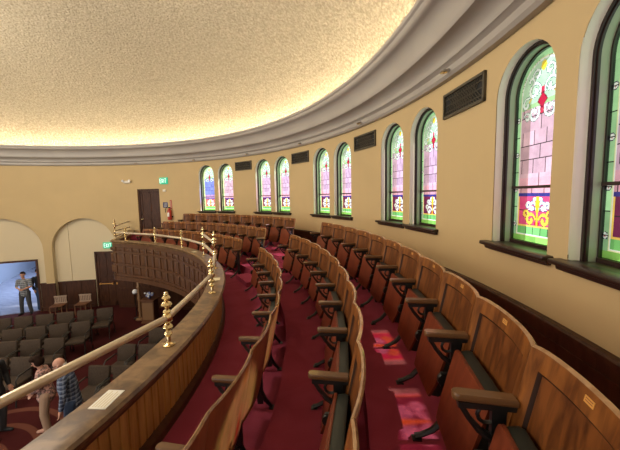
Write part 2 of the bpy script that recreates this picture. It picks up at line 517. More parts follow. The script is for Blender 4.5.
# doorway frame
mb = MB()
for a, b in ((DOORWAY[0], DOORWAY[0] + .35), (DOORWAY[1] - .35, DOORWAY[1])):
    mb.ringsweep([(10.16, 0), (10.36, 0), (10.36, DOORWAY[3]), (10.16, DOORWAY[3])], a, b, 1)
mb.ringsweep([(10.16, DOORWAY[3] - .07), (10.36, DOORWAY[3] - .07), (10.36, DOORWAY[3]), (10.16, DOORWAY[3])], DOORWAY[0], DOORWAY[1], 4)
tag(mb.build('door_1', M['darkwood']), kind='structure')

# panelled doors
def panel_door(name, t0, t1, z0, z1, R, leaves, bar):
    root = empty(name, P((t0 + t1) / 2, R / 10, z0))
    root.rotation_euler = (0, 0, ((t0 + t1) / 2 + 90) * D2R)       # local +y to the hall's middle
    w_ = (t1 - t0) * D2R * R; h = z1 - z0
    f = MB()
    f.box((-w_ / 2, -.02, 0), (-w_ / 2 + .07, .05, h)); f.box((w_ / 2 - .07, -.02, 0), (w_ / 2, .05, h)); f.box((-w_ / 2, -.02, h - .08), (w_ / 2, .05, h))
    f.build('door_frame', M['darkwood'], root)
    lw = (w_ - .14) / leaves
    for i in range(leaves):
        x0 = -w_ / 2 + .07 + i * lw + .004; x1 = x0 + lw - .008
        d = MB(); d.box((x0, -.04, .01), (x1, 0, h - .085))
        # stiles and rails standing proud
        d.box((x0, 0, .01), (x0 + .09, .018, h - .085)); d.box((x1 - .09, 0, .01), (x1, .018, h - .085))
        xm = (x0 + x1) / 2
        d.box((xm - .04, 0, .01), (xm + .04, .018, h - .085))
        for za, zb in ((.01, .2), (h * .40, h * .40 + .14), (h * .52, h * .52 + .08), (h - .2, h - .085)):
            d.box((x0, 0, za), (x1, .018, zb))
        lf = d.build('door_leaf', M['darkwood'], root)
        k = MB()
        if bar:
            k.tube([(x0 + .08, .075, 1.0), (x1 - .08, .075, 1.0)], .018); k.box((x0 + .07, .01, .96), (x0 + .12, .08, 1.04)); k.box((x1 - .12, .01, .96), (x1 - .07, .08, 1.04))
            k.build('push_bar', M['plate'], lf)
        else:
            k.lathe([(.03, 0), (.012, .01), (.012, .04), (.032, .05), (.028, .08), (.002, .085)], 12, (0, 0, 0), 0, Matrix.Translation((x1 - .06, .018, 1.0)) @ Matrix.Rotation(-PI / 2, 4, 'X'))
            k.build('door_knob', M['brass'], lf)
    tag(root, kind='structure')
    return root
panel_door('door_2', UPDOOR[0], UPDOOR[1], UPDOOR[2], UPDOOR[3], 10.08, 1, False)
mb = MB()
a0, a1, zz0, zz1 = UPDOOR
for th in (a0, a1): mb.add([P(th, 1, zz0), P(th, 1.02, zz0), P(th, 1.02, zz1), P(th, 1, zz1)], [(0, 1, 2, 3)])
mb.add([P(a0, 1, zz1), P(a0, 1.02, zz1), P(a1, 1.02, zz1), P(a1, 1, zz1)], [(0, 1, 2, 3)])
tag(mb.build('trim_4', M['wall'], fix=False), kind='structure')
panel_door('door_3', LOWDOOR[0], LOWDOOR[1], 0.0, LOWDOOR[3], 10.24, 2, True)

# ---------------------------------------------------------------- stained glass
GW, GH = HWM - .040, (ZT - ZS) - .068          # half width and height of the glass
def hx(r, g, b): 
    f = lambda c: ((c / 255 + .055) / 1.055) ** 2.4 if c > 10 else c / 255 / 12.92
    return (f(r), f(g), f(b))
LEAD = (.02, .02, .025)
from mathutils import kdtree
def scroll_tree(specs):
    pts = []
    for cx, cy, r0, r1, a0, a1, w0, w1 in specs:
        n = 40
        for i in range(n + 1):
            t = i / n; r = r0 * (1 - t) + r1 * t; a = (a0 + (a1 - a0) * t) * D2R
            pts.append((cx + r * math.cos(a), cy + r * math.sin(a), w0 * (1 - t) + w1 * t))
    kd = kdtree.KDTree(len(pts))
    for i, p in enumerate(pts): kd.insert((p[0], p[1], 0), i)
    kd.balance()
    return kd, pts
TOP_SC = scroll_tree([(.105, .30, .080, .022, 200, -200, .010, .016), (.075, .435, .055, .016, -60, 300, .008, .014), (.100, .105, .070, .020, 150, 520, .010, .016),
                      (.195, .205, .060, .014, 120, -180, .008, .013), (.185, .085, .045, .012, 20, 330, .007, .012), (.150, .395, .045, .012, 250, 0, .007, .012), (.03, .25, .04, .06, 20, 100, .007, .007)])
BOT_SC = scroll_tree([(.085, .215, .062, .018, 170, -170, .009, .015), (.150, .265, .045, .012, 260, -80, .007, .012)])
BOT_SC2 = scroll_tree([(.065, .335, .050, .014, 200, -120, .008, .013), (.120, .345, .038, .012, 240, -60, .007, .011), (.040, .395, .03, .008, 270, 20, .006, .010)])
def hit(tr, x, y, m_=1.0):
    p, i, d = tr[0].find((x, y, 0)); w_ = tr[1][i][2] * m_
    return 1 if d < w_ else (2 if d < w_ + .0045 else 0)
def glass_colour(x, v, var, rnd):
    """x: metres from the centre line, v: metres from the bottom"""
    ax = abs(x)
    hwid = GW
    cz = GH - GW                                 # springing
    if v > cz: edge = GW - math.hypot(x, v - cz)
    else: edge = GW - ax
    edge = min(edge, v)
    lilac = {'lilac': hx(214, 184, 218), 'rose': hx(220, 186, 206), 'blue': hx(130, 146, 235)}[var[0]]
    panel = {'magenta': hx(226, 84, 140), 'purple': hx(120, 40, 90), 'pink': hx(214, 120, 120)}[var[1]]
    green = hx(166, 226, 176) if var[2] == 'g' else hx(170, 205, 150)
    white = hx(232, 246, 250)
    if edge < .006: return LEAD
    # border
    if edge < .062:
        k = math.floor(v / .165)
        if abs(v - k * .165) < .004 and ax > GW - .08: return LEAD
        # rosettes on the side borders
        cy = (math.floor(v / .33) + .5) * .33
        d = math.hypot(ax - (GW - .034), v - cy)
        if v < cz and d < .027:
            if d > .021: return hx(60, 60, 90)
            return hx(190, 90, 110) if d < .008 else white
        c = rnd[int(k * 7 + (3 if x > 0 else 0)) % 97]
        g = green
        if v < .06: g = hx(150, 220, 110)
        return tuple(q * (.7 + .6 * c) for q in g)
    if edge < .070: return LEAD if edge > .067 else hx(230, 235, 190)
    if edge < .082: return white
    # bottom green squares
    if v < .15:
        if abs((v - .11)) < .003 or abs(((x / .09) % 1) - .5) < .03: return LEAD
        c = rnd[int(math.floor(x / .09 + .5)) % 97]
        return tuple(q * (.75 + .4 * c) for q in hx(130, 215, 130))
    # bottom figured panel
    if v < .46:
        fig = white if var[1] != 'magenta' else hx(250, 215, 90)
        if v > .43: return hx(60, 60, 150)
        if ax > GW - .095 or v < .165: return hx(248, 215, 110)
        # fleur: centre spear, scrolls
        if ax < .012 + .018 * max(0, 1 - abs(v - .36) / .09): return hx(248, 205, 60)
        k_ = hit(BOT_SC, ax, v, 1.35)
        if k_: return fig if k_ == 1 else hx(120, 40, 60)
        k_ = hit(BOT_SC2, ax, v, 1.45)
        if k_: return white if k_ == 1 else hx(90, 80, 150)
        if math.hypot(ax, v - .185) < .026: return hx(200, 30, 50)
        if abs(v - .30) < .003: return LEAD
        return panel
    # top figured part
    t0 = GH - .62
    if v > t0:
        q = v - t0
        # red diamond
        dd = ax / .062 + abs(q - .20) / .075
        if dd < 1: return hx(190, 30, 70) if dd < .82 else hx(120, 20, 50)
        # petals of the cross
        if ax < .022 and abs(q - .20) < .115: return hx(200, 60, 90)
        # yellow boss at the crown
        if math.hypot(ax, (q - .49) * .8) < .032: return hx(250, 220, 70)
        k_ = hit(TOP_SC, ax, q)
        if k_: return white if k_ == 1 else hx(80, 130, 120)
        if q > .155: 
            if abs(math.hypot(ax, q - .10) - .20) < .008: return hx(240, 205, 90)
            return hx(184, 224, 196) if q > .2 else hx(160, 205, 150)
    # brick field
    bh, bw = .128, .150
    row = math.floor(v / bh)
    if abs(v / bh - row) < .035: return LEAD
    off = .5 * (row % 2)
    cidx = math.floor(x / bw + off)
    if abs(x / bw + off - cidx) < .03: return LEAD
    c = rnd[int(row * 5 + cidx * 3) % 97]
    base = lilac
    if v < .60: base = tuple(.5 * (a + b) for a, b in zip(lilac, hx(245, 170, 190)))
    return tuple(min(1, k * (.82 + .32 * c)) for k in base)

def glass_mesh(var):
    rnd = [random.random() for _ in range(97)]
    cs = .0078
    nx = int(2 * GW / cs); nv = int(GH / cs)
    cz = GH - GW
    vs = []; fs = []; cols = []; idx = {}
    def vid(i, j):
        k = (i, j)
        if k not in idx:
            idx[k] = len(vs); vs.append((-GW + 2 * GW * i / nx, 0, GH * j / nv))
        return idx[k]
    for i in range(nx):
        x = -GW + 2 * GW * (i + .5) / nx
        for j in range(nv):
            v = GH * (j + .5) / nv
            if v > cz and math.hypot(x, v - cz) > GW + .006: continue
            fs.append((vid(i, j), vid(i + 1, j), vid(i + 1, j + 1), vid(i, j + 1)))
            cols.append(glass_colour(x, v, var, rnd))
    me = bpy.data.meshes.new('stained_glass')
    me.from_pydata(vs, [], fs); me.materials.append(M['glass'])
    ca = me.color_attributes.new('pane_colour', 'FLOAT_COLOR', 'CORNER')
    flat = []
    for c in cols: flat += [c[0], c[1], c[2], 1.0] * 4
    ca.data.foreach_set('color', flat)
    me.update()
    return me
GM = {'std': glass_mesh(('lilac', 'purple', 'g')), 'A1': glass_mesh(('rose', 'magenta', 'g')), 'E1': glass_mesh(('blue', 'pink', 'o')), 'E2': glass_mesh(('rose', 'purple', 'o'))}

def arch_path(hw_, z0, ztop, n=24):
    """outline points (x,z) from the left foot over the arch to the right foot"""
    c = ztop - hw_
    return [(-hw_, z0)] + [(-hw_ * math.cos(PI * i / n), c + hw_ * math.sin(PI * i / n)) for i in range(n + 1)] + [(hw_, z0)]
def arch_band(mb, hw0, zt0, y0, hw1, zt1, y1, z0, mat_=0, smooth=True):
    a = arch_path(hw0, z0, zt0); b = arch_path(hw1, z0, zt1)
    vs = [(x, y0, z) for x, z in a] + [(x, y1, z) for x, z in b]
    n = len(a)
    mb.add(vs, [(i, i + 1, n + i + 1, n + i) for i in range(n - 1)], mat_, smooth)

H = ZT - ZS
for wi, (c, nm) in enumerate(WIN):
    root = empty('window_%d' % (wi + 1), P(c, 1.0, ZS), (c + 90) * D2R)      # local +y into the hall, -y outwards
    tag(root, kind='structure')
    sag = 10 - math.sqrt(100 - HWM * HWM)
    r_ = MB(); arch_band(r_, HWM + .004, H + .004, -sag + .005, HWM + .004, H + .004, -.34, 0)
    # cream face of the reveal
    r_.build('reveal', M['cream'], root)
    f = MB()
    arch_band(f, HWM, H, -.075, HWM - .022, H - .022, -.075, 0, smooth=False)
    arch_band(f, HWM - .022, H - .022, -.075, HWM - .022, H - .022, -.088, 0)
    arch_band(f, HWM - .022, H - .022, -.088, HWM - .034, H - .034, -.088, 0, smooth=False)
    arch_band(f, HWM - .034, H - .034, -.088, HWM - .034, H - .034, -.105, 0)
    f.build('frame', M['framewood'], root)
    j = MB(); arch_band(j, HWM - .034, H - .034, -.105, HWM - .034, H - .034, -.160, 0)
    j.build('jamb', M['jamb'], root)
    s_ = MB()
    arch_band(s_, HWM - .034, H - .034, -.160, GW - .006, H - .049, -.160, 0, smooth=False)
    arch_band(s_, GW - .006, H - .049, -.160, GW - .006, H - .049, -.185, 0)
    s_.box((-GW, -.185, .53), (GW, -.152, .555))
    s_.box((-GW - .02, -.20, 0), (GW + .02, -.155, .03))
    s_.build('sash', M['framewood'], root)
    g = bpy.data.objects.new('stained_glass', GM.get(nm, GM['std'])); COL.objects.link(g); g.parent = root; g.location = (0, -.172, .025)
    l_ = MB()
    l_.rbox((-HWM - .075, -.02, -.035), (HWM + .075, .10, .004), .012)
    l_.rbox((-HWM - .055, -.02, -.075), (HWM + .055, .055, -.03), .012)
    l_.box((-HWM, -.30, -.03), (HWM, 0, 0.0))
    l_.build('sill', M['framewood'], root)

# wall vents between the window pairs
for i in range(0, 4):
    c = TH0 + DTH * i; hw_ = 2.36 * D2R * 10
    root = empty('wall_vent', P(c, .999, Z(.0957)), (c + 90) * D2R)
    hh = Z(.1263) - Z(.0957)
    f = MB()
    f.box((-hw_, 0, 0), (hw_, .03, .03)); f.box((-hw_, 0, hh - .03), (hw_, .03, hh)); f.box((-hw_, 0, 0), (-hw_ + .03, .03, hh)); f.box((hw_ - .03, 0, 0), (hw_, .03, hh))
    f.build('frame', M['vent'], root)
    b = MB(); b.box((-hw_ + .02, -.02, .02), (hw_ - .02, .002, hh - .02)); b.build('backing', M['ventdark'], root)
    g = MB(); n = 16
    for k in range(-4, n + 1):
        x0 = -hw_ + .03 + (2 * hw_ - .06) * k / n
        for sg in (1, -1):
            pa = (x0, .012, .03); pb = (x0 + sg * hh * .8, .012, hh - .03)
            if min(pa[0], pb[0]) < -hw_ + .03 or max(pa[0], pb[0]) > hw_ - .03: continue
            g.tube([pa, pb], .006, 4)
    for k in range(1, 4): g.box((-hw_ + .03, .004, hh * k / 4 - .005), (hw_ - .03, .012, hh * k / 4 + .005))
    g.build('grille', M['vent'], root)
    place = ['nearest the camera, beside the big near windows', 'between the second and third window pairs', 'between the third and fourth window pairs', 'farthest, between the fourth and fifth window pairs'][i]
    tag(root, 'dark metal wall grille, ' + place, 'vent', 'air grilles between the window pairs')

# dado behind the top row
mb = MB()
zf3 = Z(-.140); zd = Z(-.0985)
mb.ringsweep([(9.965, zf3 - .25), (10.0, zf3 - .25), (10.0, zd - .03), (9.965, zd - .03)], WALL_T0, 97.8, 90)
mb.ringsweep([(9.94, zd - .05), (10.0, zd - .05), (10.0, zd), (9.955, zd), (9.94, zd - .015)], WALL_T0, 97.8, 90)
mb.ringsweep([(9.955, zd - .16), (9.97, zd - .16), (9.97, zd - .14), (9.955, zd - .14)], WALL_T0, 97.8, 90)
mb.ringsweep([(9.945, zf3 - .2), (10.0, zf3 - .2), (10.0, zf3 + .1), (9.945, zf3 + .1)], WALL_T0, 97.8, 90)
tag(mb.build('baseboard_curved', M['darkwood']), kind='structure')

# ---------------------------------------------------------------- balcony
ZF = {1: Z(-.183), 2: Z(-.1635), 3: Z(-.140)}
def tmax(r): return 93.3 + (r - 7.0) / 3.0 * 12.7
mb = MB()
def tier(r0, r1, z, zlow):
    n = 64; vs = []
    for i in range(n + 1):
        for r, zz in ((r0, zlow), (r0, z), (r1, z), (r1, zlow)):
            a = (WALL_T0 + (tmax(r) - WALL_T0) * i / n) * D2R
            vs.append((r * math.cos(a), r * math.sin(a), zz))
    fs = []
    for i in range(n):
        for j in range(4):
            l = (j + 1) % 4
            fs.append((i * 4 + j, i * 4 + l, (i + 1) * 4 + l, (i + 1) * 4 + j))
    fs.append((3, 2, 1, 0)); fs.append(tuple(n * 4 + j for j in range(4)))
    mb.add(vs, fs)
tier(7.0, 7.84, ZF[1], 2.25); tier(7.84, 8.53, ZF[2], 2.25); tier(8.53, 9.99, ZF[3], 2.25)
tag(mb.build('floor_balcony', M['carpet']), kind='structure')
# half steps in the cross aisle
for k, (r, z) in enumerate(((7.84, (ZF[1] + ZF[2]) / 2), (8.53, (ZF[2] + ZF[3]) / 2))):
    s_ = MB(); s_.ringsweep([(r - .3, z - .12), (r + .01, z - .12), (r + .01, z), (r - .3, z)], 45.0, 50.8, 6)
    o = s_.build('aisle_step', M['carpet'])
    tag(o, ('lower' if k == 0 else 'upper') + ' crimson carpeted half step in the aisle between the two seat blocks', 'step')

path = []
t = WALL_T0
while t <= 91.001:
    path.append((6.9 * math.cos(t * D2R), 6.9 * math.sin(t * D2R))); t += 1.21
for r, th in ((.6925, 92.0), (.698, 92.9), (.708, 93.7), (.722, 94.5), (.745, 95.5), (.78, 97.0), (.83, 99.2), (.88, 101.3), (.94, 103.8), (.993, 105.8)):
    p = P(th, r, 0); path.append((p.x, p.y))
root = empty('balcony_parapet', P(30, .69, ZF[1]))
root_inv = Matrix.Translation(-root.location)
def attach(o, root_):
    o.parent = root_; o.matrix_parent_inverse = Matrix.Translation(-Vector(root_.location))
    return o
# left-hand normal of the path points to the hall's middle
CT = Z(-.125)
c_ = MB(); c_.sweep(path, [(.115, CT - .045), (.13, CT - .02), (.115, CT), (-.115, CT), (-.132, CT - .02), (-.118, CT - .05)], smooth=False)
c_.sweep(path, [(.09, CT - .09), (.10, CT - .05), (-.10, CT - .05), (-.09, CT - .09)])
attach(c_.build('cap_rail', M['cap']), root)
f = MB(); ZB = Z(-.2425)
f.sweep(path, [(.06, ZB), (.06, CT - .09), (0, CT - .09), (0, ZB)])
for z0, z1, o_ in ((ZB - .05, ZB + .08, .10), (ZB + .10, ZB + .16, .085), (Z(-.1985) - .03, Z(-.1985) + .03, .085), (Z(-.160) - .03, Z(-.160) + .03, .085), (CT - .19, CT - .09, .085)):
    f.sweep(path, [(.0, z0), (o_, z0), (o_, z1), (.0, z1)])
L_ = 0
from itertools import pairwise
nxt = 0.0
for (x0, y0), (x1, y1) in pairwise(path):
    d = math.hypot(x1 - x0, y1 - y0)
    while nxt < L_ + d:
        k = (nxt - L_) / d
        t_ = Vector((x1 - x0, y1 - y0)).normalized(); n_ = Vector((-t_.y, t_.x)); c0 = Vector((x0, y0)).lerp(Vector((x1, y1)), k)
        ps = [c0 + t_ * a + n_ * b for a, b in ((-.025, .05), (.025, .05), (.025, .082), (-.025, .082))]
        vs = [(p.x, p.y, ZB) for p in ps] + [(p.x, p.y, CT - .1) for p in ps]
        f.add(vs, [(0, 3, 2, 1), (4, 5, 6, 7), (0, 1, 5, 4), (1, 2, 6, 5), (2, 3, 7, 6), (3, 0, 4, 7)])
        cm = c0 + t_ * .17
        for za, zb in ((ZB + .17, Z(-.1985) - .04), (Z(-.1985) + .04, Z(-.160) - .04), (Z(-.160) + .04, CT - .20)):
            vs = []
            for in_, o_ in ((.0, .058), (.03, .078)):
                for a, zz in ((-.13 + in_, za + in_), (.13 - in_, za + in_), (.13 - in_, zb - in_), (-.13 + in_, zb - in_)):
                    p = cm + t_ * a + n_ * o_; vs.append((p.x, p.y, zz))
            f.add(vs, [(0, 1, 5, 4), (1, 2, 6, 5), (2, 3, 7, 6), (3, 0, 4, 7), (4, 5, 6, 7)])
        nxt += .34
    L_ += d
attach(f.build('fascia_panelling', M['fasciawood']), root)
g = MB()
g.sweep(path, [(0, ZF[1] - .1), (0, CT - .09), (-.055, CT - .09), (-.055, ZF[1] - .1)])
nxt = 0.0; L_ = 0
for (x0, y0), (x1, y1) in pairwise(path[:-1]):
    d = math.hypot(x1 - x0, y1 - y0)
    while nxt < L_ + d:
        k = (nxt - L_) / d
        t_ = Vector((x1 - x0, y1 - y0)).normalized(); n_ = Vector((-t_.y, t_.x)); c0 = Vector((x0, y0)).lerp(Vector((x1, y1)), k)
        ps = [c0 + t_ * a + n_ * b for a, b in ((-.036, -.05), (.036, -.05), (.030, -.064), (-.030, -.064))]
        vs = [(p.x, p.y, ZF[1]) for p in ps] + [(p.x, p.y, CT - .12) for p in ps]
        g.add(vs, [(0, 3, 2, 1), (4, 5, 6, 7), (0, 1, 5, 4), (1, 2, 6, 5), (2, 3, 7, 6), (3, 0, 4, 7)])
        nxt += .08
    L_ += d
attach(g.build('inner_boarding', M['plank']), root)
g = MB()
g.sweep(path, [(-.05, ZF[1] - .02), (-.05, ZF[1] + .10), (-.075, ZF[1] + .10), (-.10, ZF[1] + .06), (-.105, ZF[1] - .02)])
g.sweep(path, [(-.05, CT - .13), (-.05, CT - .08), (-.085, CT - .08), (-.075, CT - .12)])
attach(g.build('moulding', M['fasciawood']), root)
s_ = MB()
# soffit plate under the balcony
tag(root, 'curved oak balcony parapet with panelled dark fascia and flat cap rail', 'parapet')

# ---------------------------------------------------------------- brass railing
rail = empty('brass_railing', P(28.7, .69, CT))
tag(rail, 'brass handrail on turned posts standing on the balcony parapet cap', 'railing')
def post_prof(h, s=1.0):
    # base flange, beads, shaft, ring stack, finial
    pr = [(.052, 0), (.054, .006), (.03, .012), (.018, .02), (.018, .07)]
    def bead(z, r, hh):
        return [(.016, z - hh), (r * .75, z - hh * .6), (r, z), (r * .75, z + hh * .6), (.016, z + hh)]
    zs = [(.105, .036, .028), (.165, .042, .028), (.215, .040, .018)]
    pr2 = []
    for z, r, hh in zs: pr2 += bead(z * h / .48, r * s, hh * h / .48)
    top = [(.30, .034, .022), (.365, .046, .030), (.425, .036, .022), (.455, .020, .018)]
    for z, r, hh in top: pr2 += bead(z * h / .48, r * s, hh * h / .48)
    pr2 += [(.004, h)]
    return pr + pr2
posts = {}
spec = [(4.7, .672, .50), (16.7, .69, .47), (28.7, .69, .47), (41.1, .69, .67), (53.2, .693, .63), (65.0, .69, .46), (77.0, .69, .46), (88.3, .69, .42), (93.9, .712, .65)]
for th, r, h in spec:
    p = P(th, r, CT)
    b = MB(); b.lathe(post_prof(h), 16)
    o = b.build('post', M['brass'], rail); o.location = p - rail.location
    hubs = [.24] if h < .6 else [.245, .455]
    if th == 4.7: hubs = [.272]
    hb = MB()
    for z in hubs: hb.ball((0, 0, z), .045, 12)
    hb.build('rail_hub', M['brass'], o)
    posts[th] = p
def railseg(a, b, za, zb, rad=.028, knob=False):
    pa = posts[a] + Vector((0, 0, za)); pb = (posts[b] if not isinstance(b, Vector) else b) + Vector((0, 0, zb))
    m_ = MB()
    if isinstance(b, Vector): pts = [pa, pb]
    else:
        pts = []
        for i in range(7):
            q_ = pa.lerp(pb, i / 6); bow = 4 * (i / 6) * (1 - i / 6)
            d = math.hypot(q_.x, q_.y); k = (d + .006 * bow) / d
            pts.append(Vector((q_.x * k, q_.y * k, q_.z)))
    m_.tube(pts, rad, 12)
    if knob: m_.ball(pb, .045, 10)
    for i, p_ in enumerate(m_.v): m_.v[i] = tuple(Vector(p_) - rail.location)
    m_.build('rail_tube', M['rail'], rail)
ks = [s[0] for s in spec]
for a, b in pairwise(ks):
    railseg(a, b, .272 if a == 4.7 else .24, .24)
railseg(41.1, 53.2, .455, .455, .024)
pw = P(105.9, .985, CT)
for z0, z1 in ((.42, .36), (.27, .12), (.10, -.06)):
    railseg(93.9, pw, z0, z1, .022, True)

# cards lying on the cap
def card(c, rz, w_, h_, label, mt, name='card', lines=True):
    m_ = MB(); m_.box((-w_ / 2, -h_ / 2, 0), (w_ / 2, h_ / 2, .004))
    o = m_.build(name, mt, None, c, rz)
    tag(o, label, 'card')
    if lines:
        l_ = MB()
        for k in range(5):
            y = -h_ / 2 + h_ * (k + 1) / 6
            l_.box((-w_ * .42, y - .003, .004), (w_ * (.42 if k % 2 else .3), y + .003, .0048))
        l_.build('print', M['cardtan'], o)
    return o
card(P(10.75, .6905, CT), (10.75 + 95) * D2R, .18, .11, 'white printed card lying on the parapet cap beside the nearest brass post', M['white'])
card(P(34.4, .69, CT), (34.4 + 90) * D2R, .16, .10, 'small cream card on the parapet cap between the low post and the tall post', M['cardtan'], lines=False)
card(P(57.8, .688, CT), (57.8 + 90) * D2R, .16, .10, 'small cream card on the far parapet cap behind the second tall post', M['cardtan'], lines=False)

# ---------------------------------------------------------------- opera chairs
def backrest_mesh(w_, hw_scale=.994):
    hw_ = w_ / 2 * hw_scale; bow = .034; tilt = .11; z0, z1 = .30, .86
    def pt(u, v, off):
        zt = z1 - .008 * abs(u) ** 8
        z = z0 + (zt - z0) * v
        y = tilt * (1 - v) - bow * (1 - abs(u) ** 2.2) + off
        return (u * hw_, y, z)
    us = []
    for i in range(0, 3): us.append((-1 + .2 * i / 2, 1))
    for i in range(0, 9): us.append((-.8 + 1.6 * i / 8, 0))
    for i in range(0, 3): us.append((.8 + .2 * i / 2, 1))
    vs_ = [(0, 1), (.14, 1), (.14, 0), (.35, 0), (.6, 0), (.86, 0), (.86, 1), (.94, 1), (.985, 1)]
    # put inset lines slightly inside the frame line so the step shows as a moulding
    us = [(u * (.955 if f == 0 and abs(abs(u) - .8) < 1e-6 else 1), f) for u, f in us]
    m_ = MB(); nu, nv = len(us), len(vs_)
    V = []
    for v, fv in vs_:
        vv = v + (.022 if (fv == 0 and abs(v - .14) < 1e-6) else 0) - (.022 if (fv == 0 and abs(v - .86) < 1e-6) else 0)
        for u, fu in us:
            V.append(pt(u, vv, .020 if (fu or fv) else .010))
    # top edge rounded then the rear face
    rear = []
    for v in (1.0, .985, .6, .3, 0):
        for u, fu in us: rear.append(pt(u, v, {1.0: .010, .985: 0}.get(v, 0)))
    base = len(V); V += rear
    # groups by material
    def q(i, j, n=nu): return [j * n + i, j * n + i + 1, (j + 1) * n + i + 1, (j + 1) * n + i]
    m_.v = V
    def addf(f, mt, s): m_.f.append(f); m_.m.append(mt); m_.s.append(s)
    for j in range(nv - 1):
        for i in range(nu - 1):
            fr = [us[i][1] or vs_[j][1], us[i + 1][1] or vs_[j][1], us[i][1] or vs_[j + 1][1], us[i + 1][1] or vs_[j + 1][1]]
            if all(fr): mt = 0
            elif not any(fr): mt = 1
            else: mt = 2
            addf(q(i, j), mt, False if mt == 2 else True)
    for i in range(nu - 1):   # front top lip -> top
        addf([(nv - 1) * nu + i, (nv - 1) * nu + i + 1, base + i + 1, base + i], 4, True)
    for j in range(4):
        for i in range(nu - 1):
            addf([base + k for k in q(i, j)], 4 if j == 0 else 3, True)
    # sides
    L0 = [j * nu for j in range(nv)] + [base + j * nu for j in range(5)]
    addf(L0, 4, False)
    R0 = [j * nu + nu - 1 for j in range(nv)] + [base + j * nu + nu - 1 for j in range(5)]
    addf(R0[::-1], 4, False)
    addf([i for i in range(nu)] + [base + 4 * nu + i for i in range(nu)][::-1], 3, False)
    return m_

def standard_mb(x):
    s = MB()
    s.box((x - .012, .10, .05), (x + .012, .15, .60))
    s.box((x - .010, .13, .33), (x + .010, .20, .41))
    # curved feet
    s.tube([(x, .13, .16), (x, .18, .125), (x, .24, .06), (x, .30, .03), (x, .335, .02)], [.022, .02, .017, .015, .017], 6)
    s.box((x - .022, .30, 0), (x + .022, .35, .012))
    s.tube([(x, .12, .16), (x, .08, .08), (x, .03, .02)], [.022, .018, .014], 6)
    s.box((x - .03, .0, 0), (x + .03, .05, .014))
    # hinge disc and scroll under the arm
    s.lathe([(.036, -.014), (.04, 0), (.036, .014)], 12, (0, 0, 0), 0, Matrix.Translation((x, .18, .37)) @ Matrix.Rotation(PI / 2, 4, 'Y'))
    s.tube([(x, .13, .46), (x, .19, .50), (x, .23, .55), (x, .26, .60)], [.018, .014, .012, .012], 6)
    ring = [(x, .165 + .033 * math.cos(a), .565 + .033 * math.sin(a)) for a in [2 * PI * k / 10 for k in range(10)]]
    s.tube(ring, .008, 5, closed=True)
    s.box((x - .016, .06, .592), (x + .016, .27, .615))
    return s
def armrest_mb(x):
    a = MB()
    pr = []
    n = 6; hw_ = .026
    out = [(x - hw_, .065)] + [(x - hw_, .265)] + [(x - hw_ * math.cos(PI * k / n), .27 + .022 * math.sin(PI * k / n)) for k in range(n + 1)] + [(x + hw_, .265)] + [(x + hw_, .065)]
    lv = [(.0, .84), (.006, 1.0), (.022, 1.0), (.028, .86)]
    vs = []
    for z, k in lv:
        for px, py in out: vs.append((x + (px - x) * k, .2 + (py - .2) * (1 - (1 - k) * .15), .615 + z + (.008 if py > .25 else 0)))
    m_ = len(out)
    fs = [(j * m_ + i, j * m_ + (i + 1) % m_, (j + 1) * m_ + (i + 1) % m_, (j + 1) * m_ + i) for j in range(3) for i in range(m_)]
    fs.append(tuple(range(m_))[::-1]); fs.append(tuple(3 * m_ + i for i in range(m_)))
    a.add(vs, fs, 0, True)
    return a
def make_chair(w_, ends):
    root = empty('theatre_chair')
    bk = backrest_mesh(w_).build('backrest', [M['oak'], M['oak_inset'], M['moulding'], M['oak_back'], M['oak_edge']], root)
    pl = MB(); pl.box((-.020, .0, -.010), (.020, .004, .010)); 
    pl.box((-.015, .004, -.004), (.015, .0045, -.001), 1); pl.box((-.015, .004, .003), (.015, .0045, .006), 1)
    p_ = pl.build('number_plate', [M['plate'], M['plate_mark']], bk); p_.location = (.0, -.0085, .822); p_.rotation_euler = (.2, 0, 0)
    # tipped-up seat
    hw_ = w_ / 2 - .045
    st = MB()
    outl = []
    for k in range(0, 7): outl.append((hw_ - .04 + .04 * math.sin(PI / 2 * k / 6), .58 - .04 + .04 * math.cos(PI / 2 * k / 6)))
    outl += [(hw_ - .015, .30), (hw_ - .05, .20)]
    outl = [(-x, z) for x, z in outl[::-1]] + outl
    def seat_y(z): return .235 - .10 * ((z - .2) / .38) + .0
    def slab(mb_, o0, o1, sc, zoff=0):
        n = len(outl); vs = []
        for off, k in ((o0, sc), (o0 + (o1 - o0) * .3, 1.0 if sc < 1 else 1.0), (o1, sc)):
            for x, z in outl:
                zz = .39 + (z - .39) * k + zoff
                vs.append((x * k, seat_y(zz) + .018 * (x / hw_) ** 2 * -1 + off, zz))
        fs = [(j * n + i, j * n + (i + 1) % n, (j + 1) * n + (i + 1) % n, (j + 1) * n + i) for j in range(2) for i in range(n)]
        fs.append(tuple(range(n))[::-1]); fs.append(tuple(2 * n + i for i in range(n)))
        mb_.add(vs, fs, 0, True)
    slab(st, 0, .016, .995)
    se = st.build('seat', M['seatwood'], root)
    cu = MB(); slab(cu, -.062, .0, .97)
    cu.build('cushion', M['leather'], se)
    for x in ends:
        x_ = x * w_ / 2
        armrest_mb(x_).build('armrest', M['arm'], root)
        standard_mb(x_).build('standard', M['iron'], root)
    return root
PROTO = {}
def chair(th, r, zf, w_, ends, label, group):
    key = (round(w_, 3), tuple(ends))
    if key not in PROTO:
        o = make_chair(w_, ends); PROTO[key] = o
    else: o = copy_tree(PROTO[key])
    o.location = P(th, r, zf); o.rotation_euler = (0, 0, (th + 90) * D2R)
    tag(o, label, 'chair', group)
ordn = ['first', 'second', 'third', 'fourth', 'fifth', 'sixth', 'seventh', 'eighth', 'ninth', 'tenth', 'eleventh', 'twelfth', 'thirteenth']
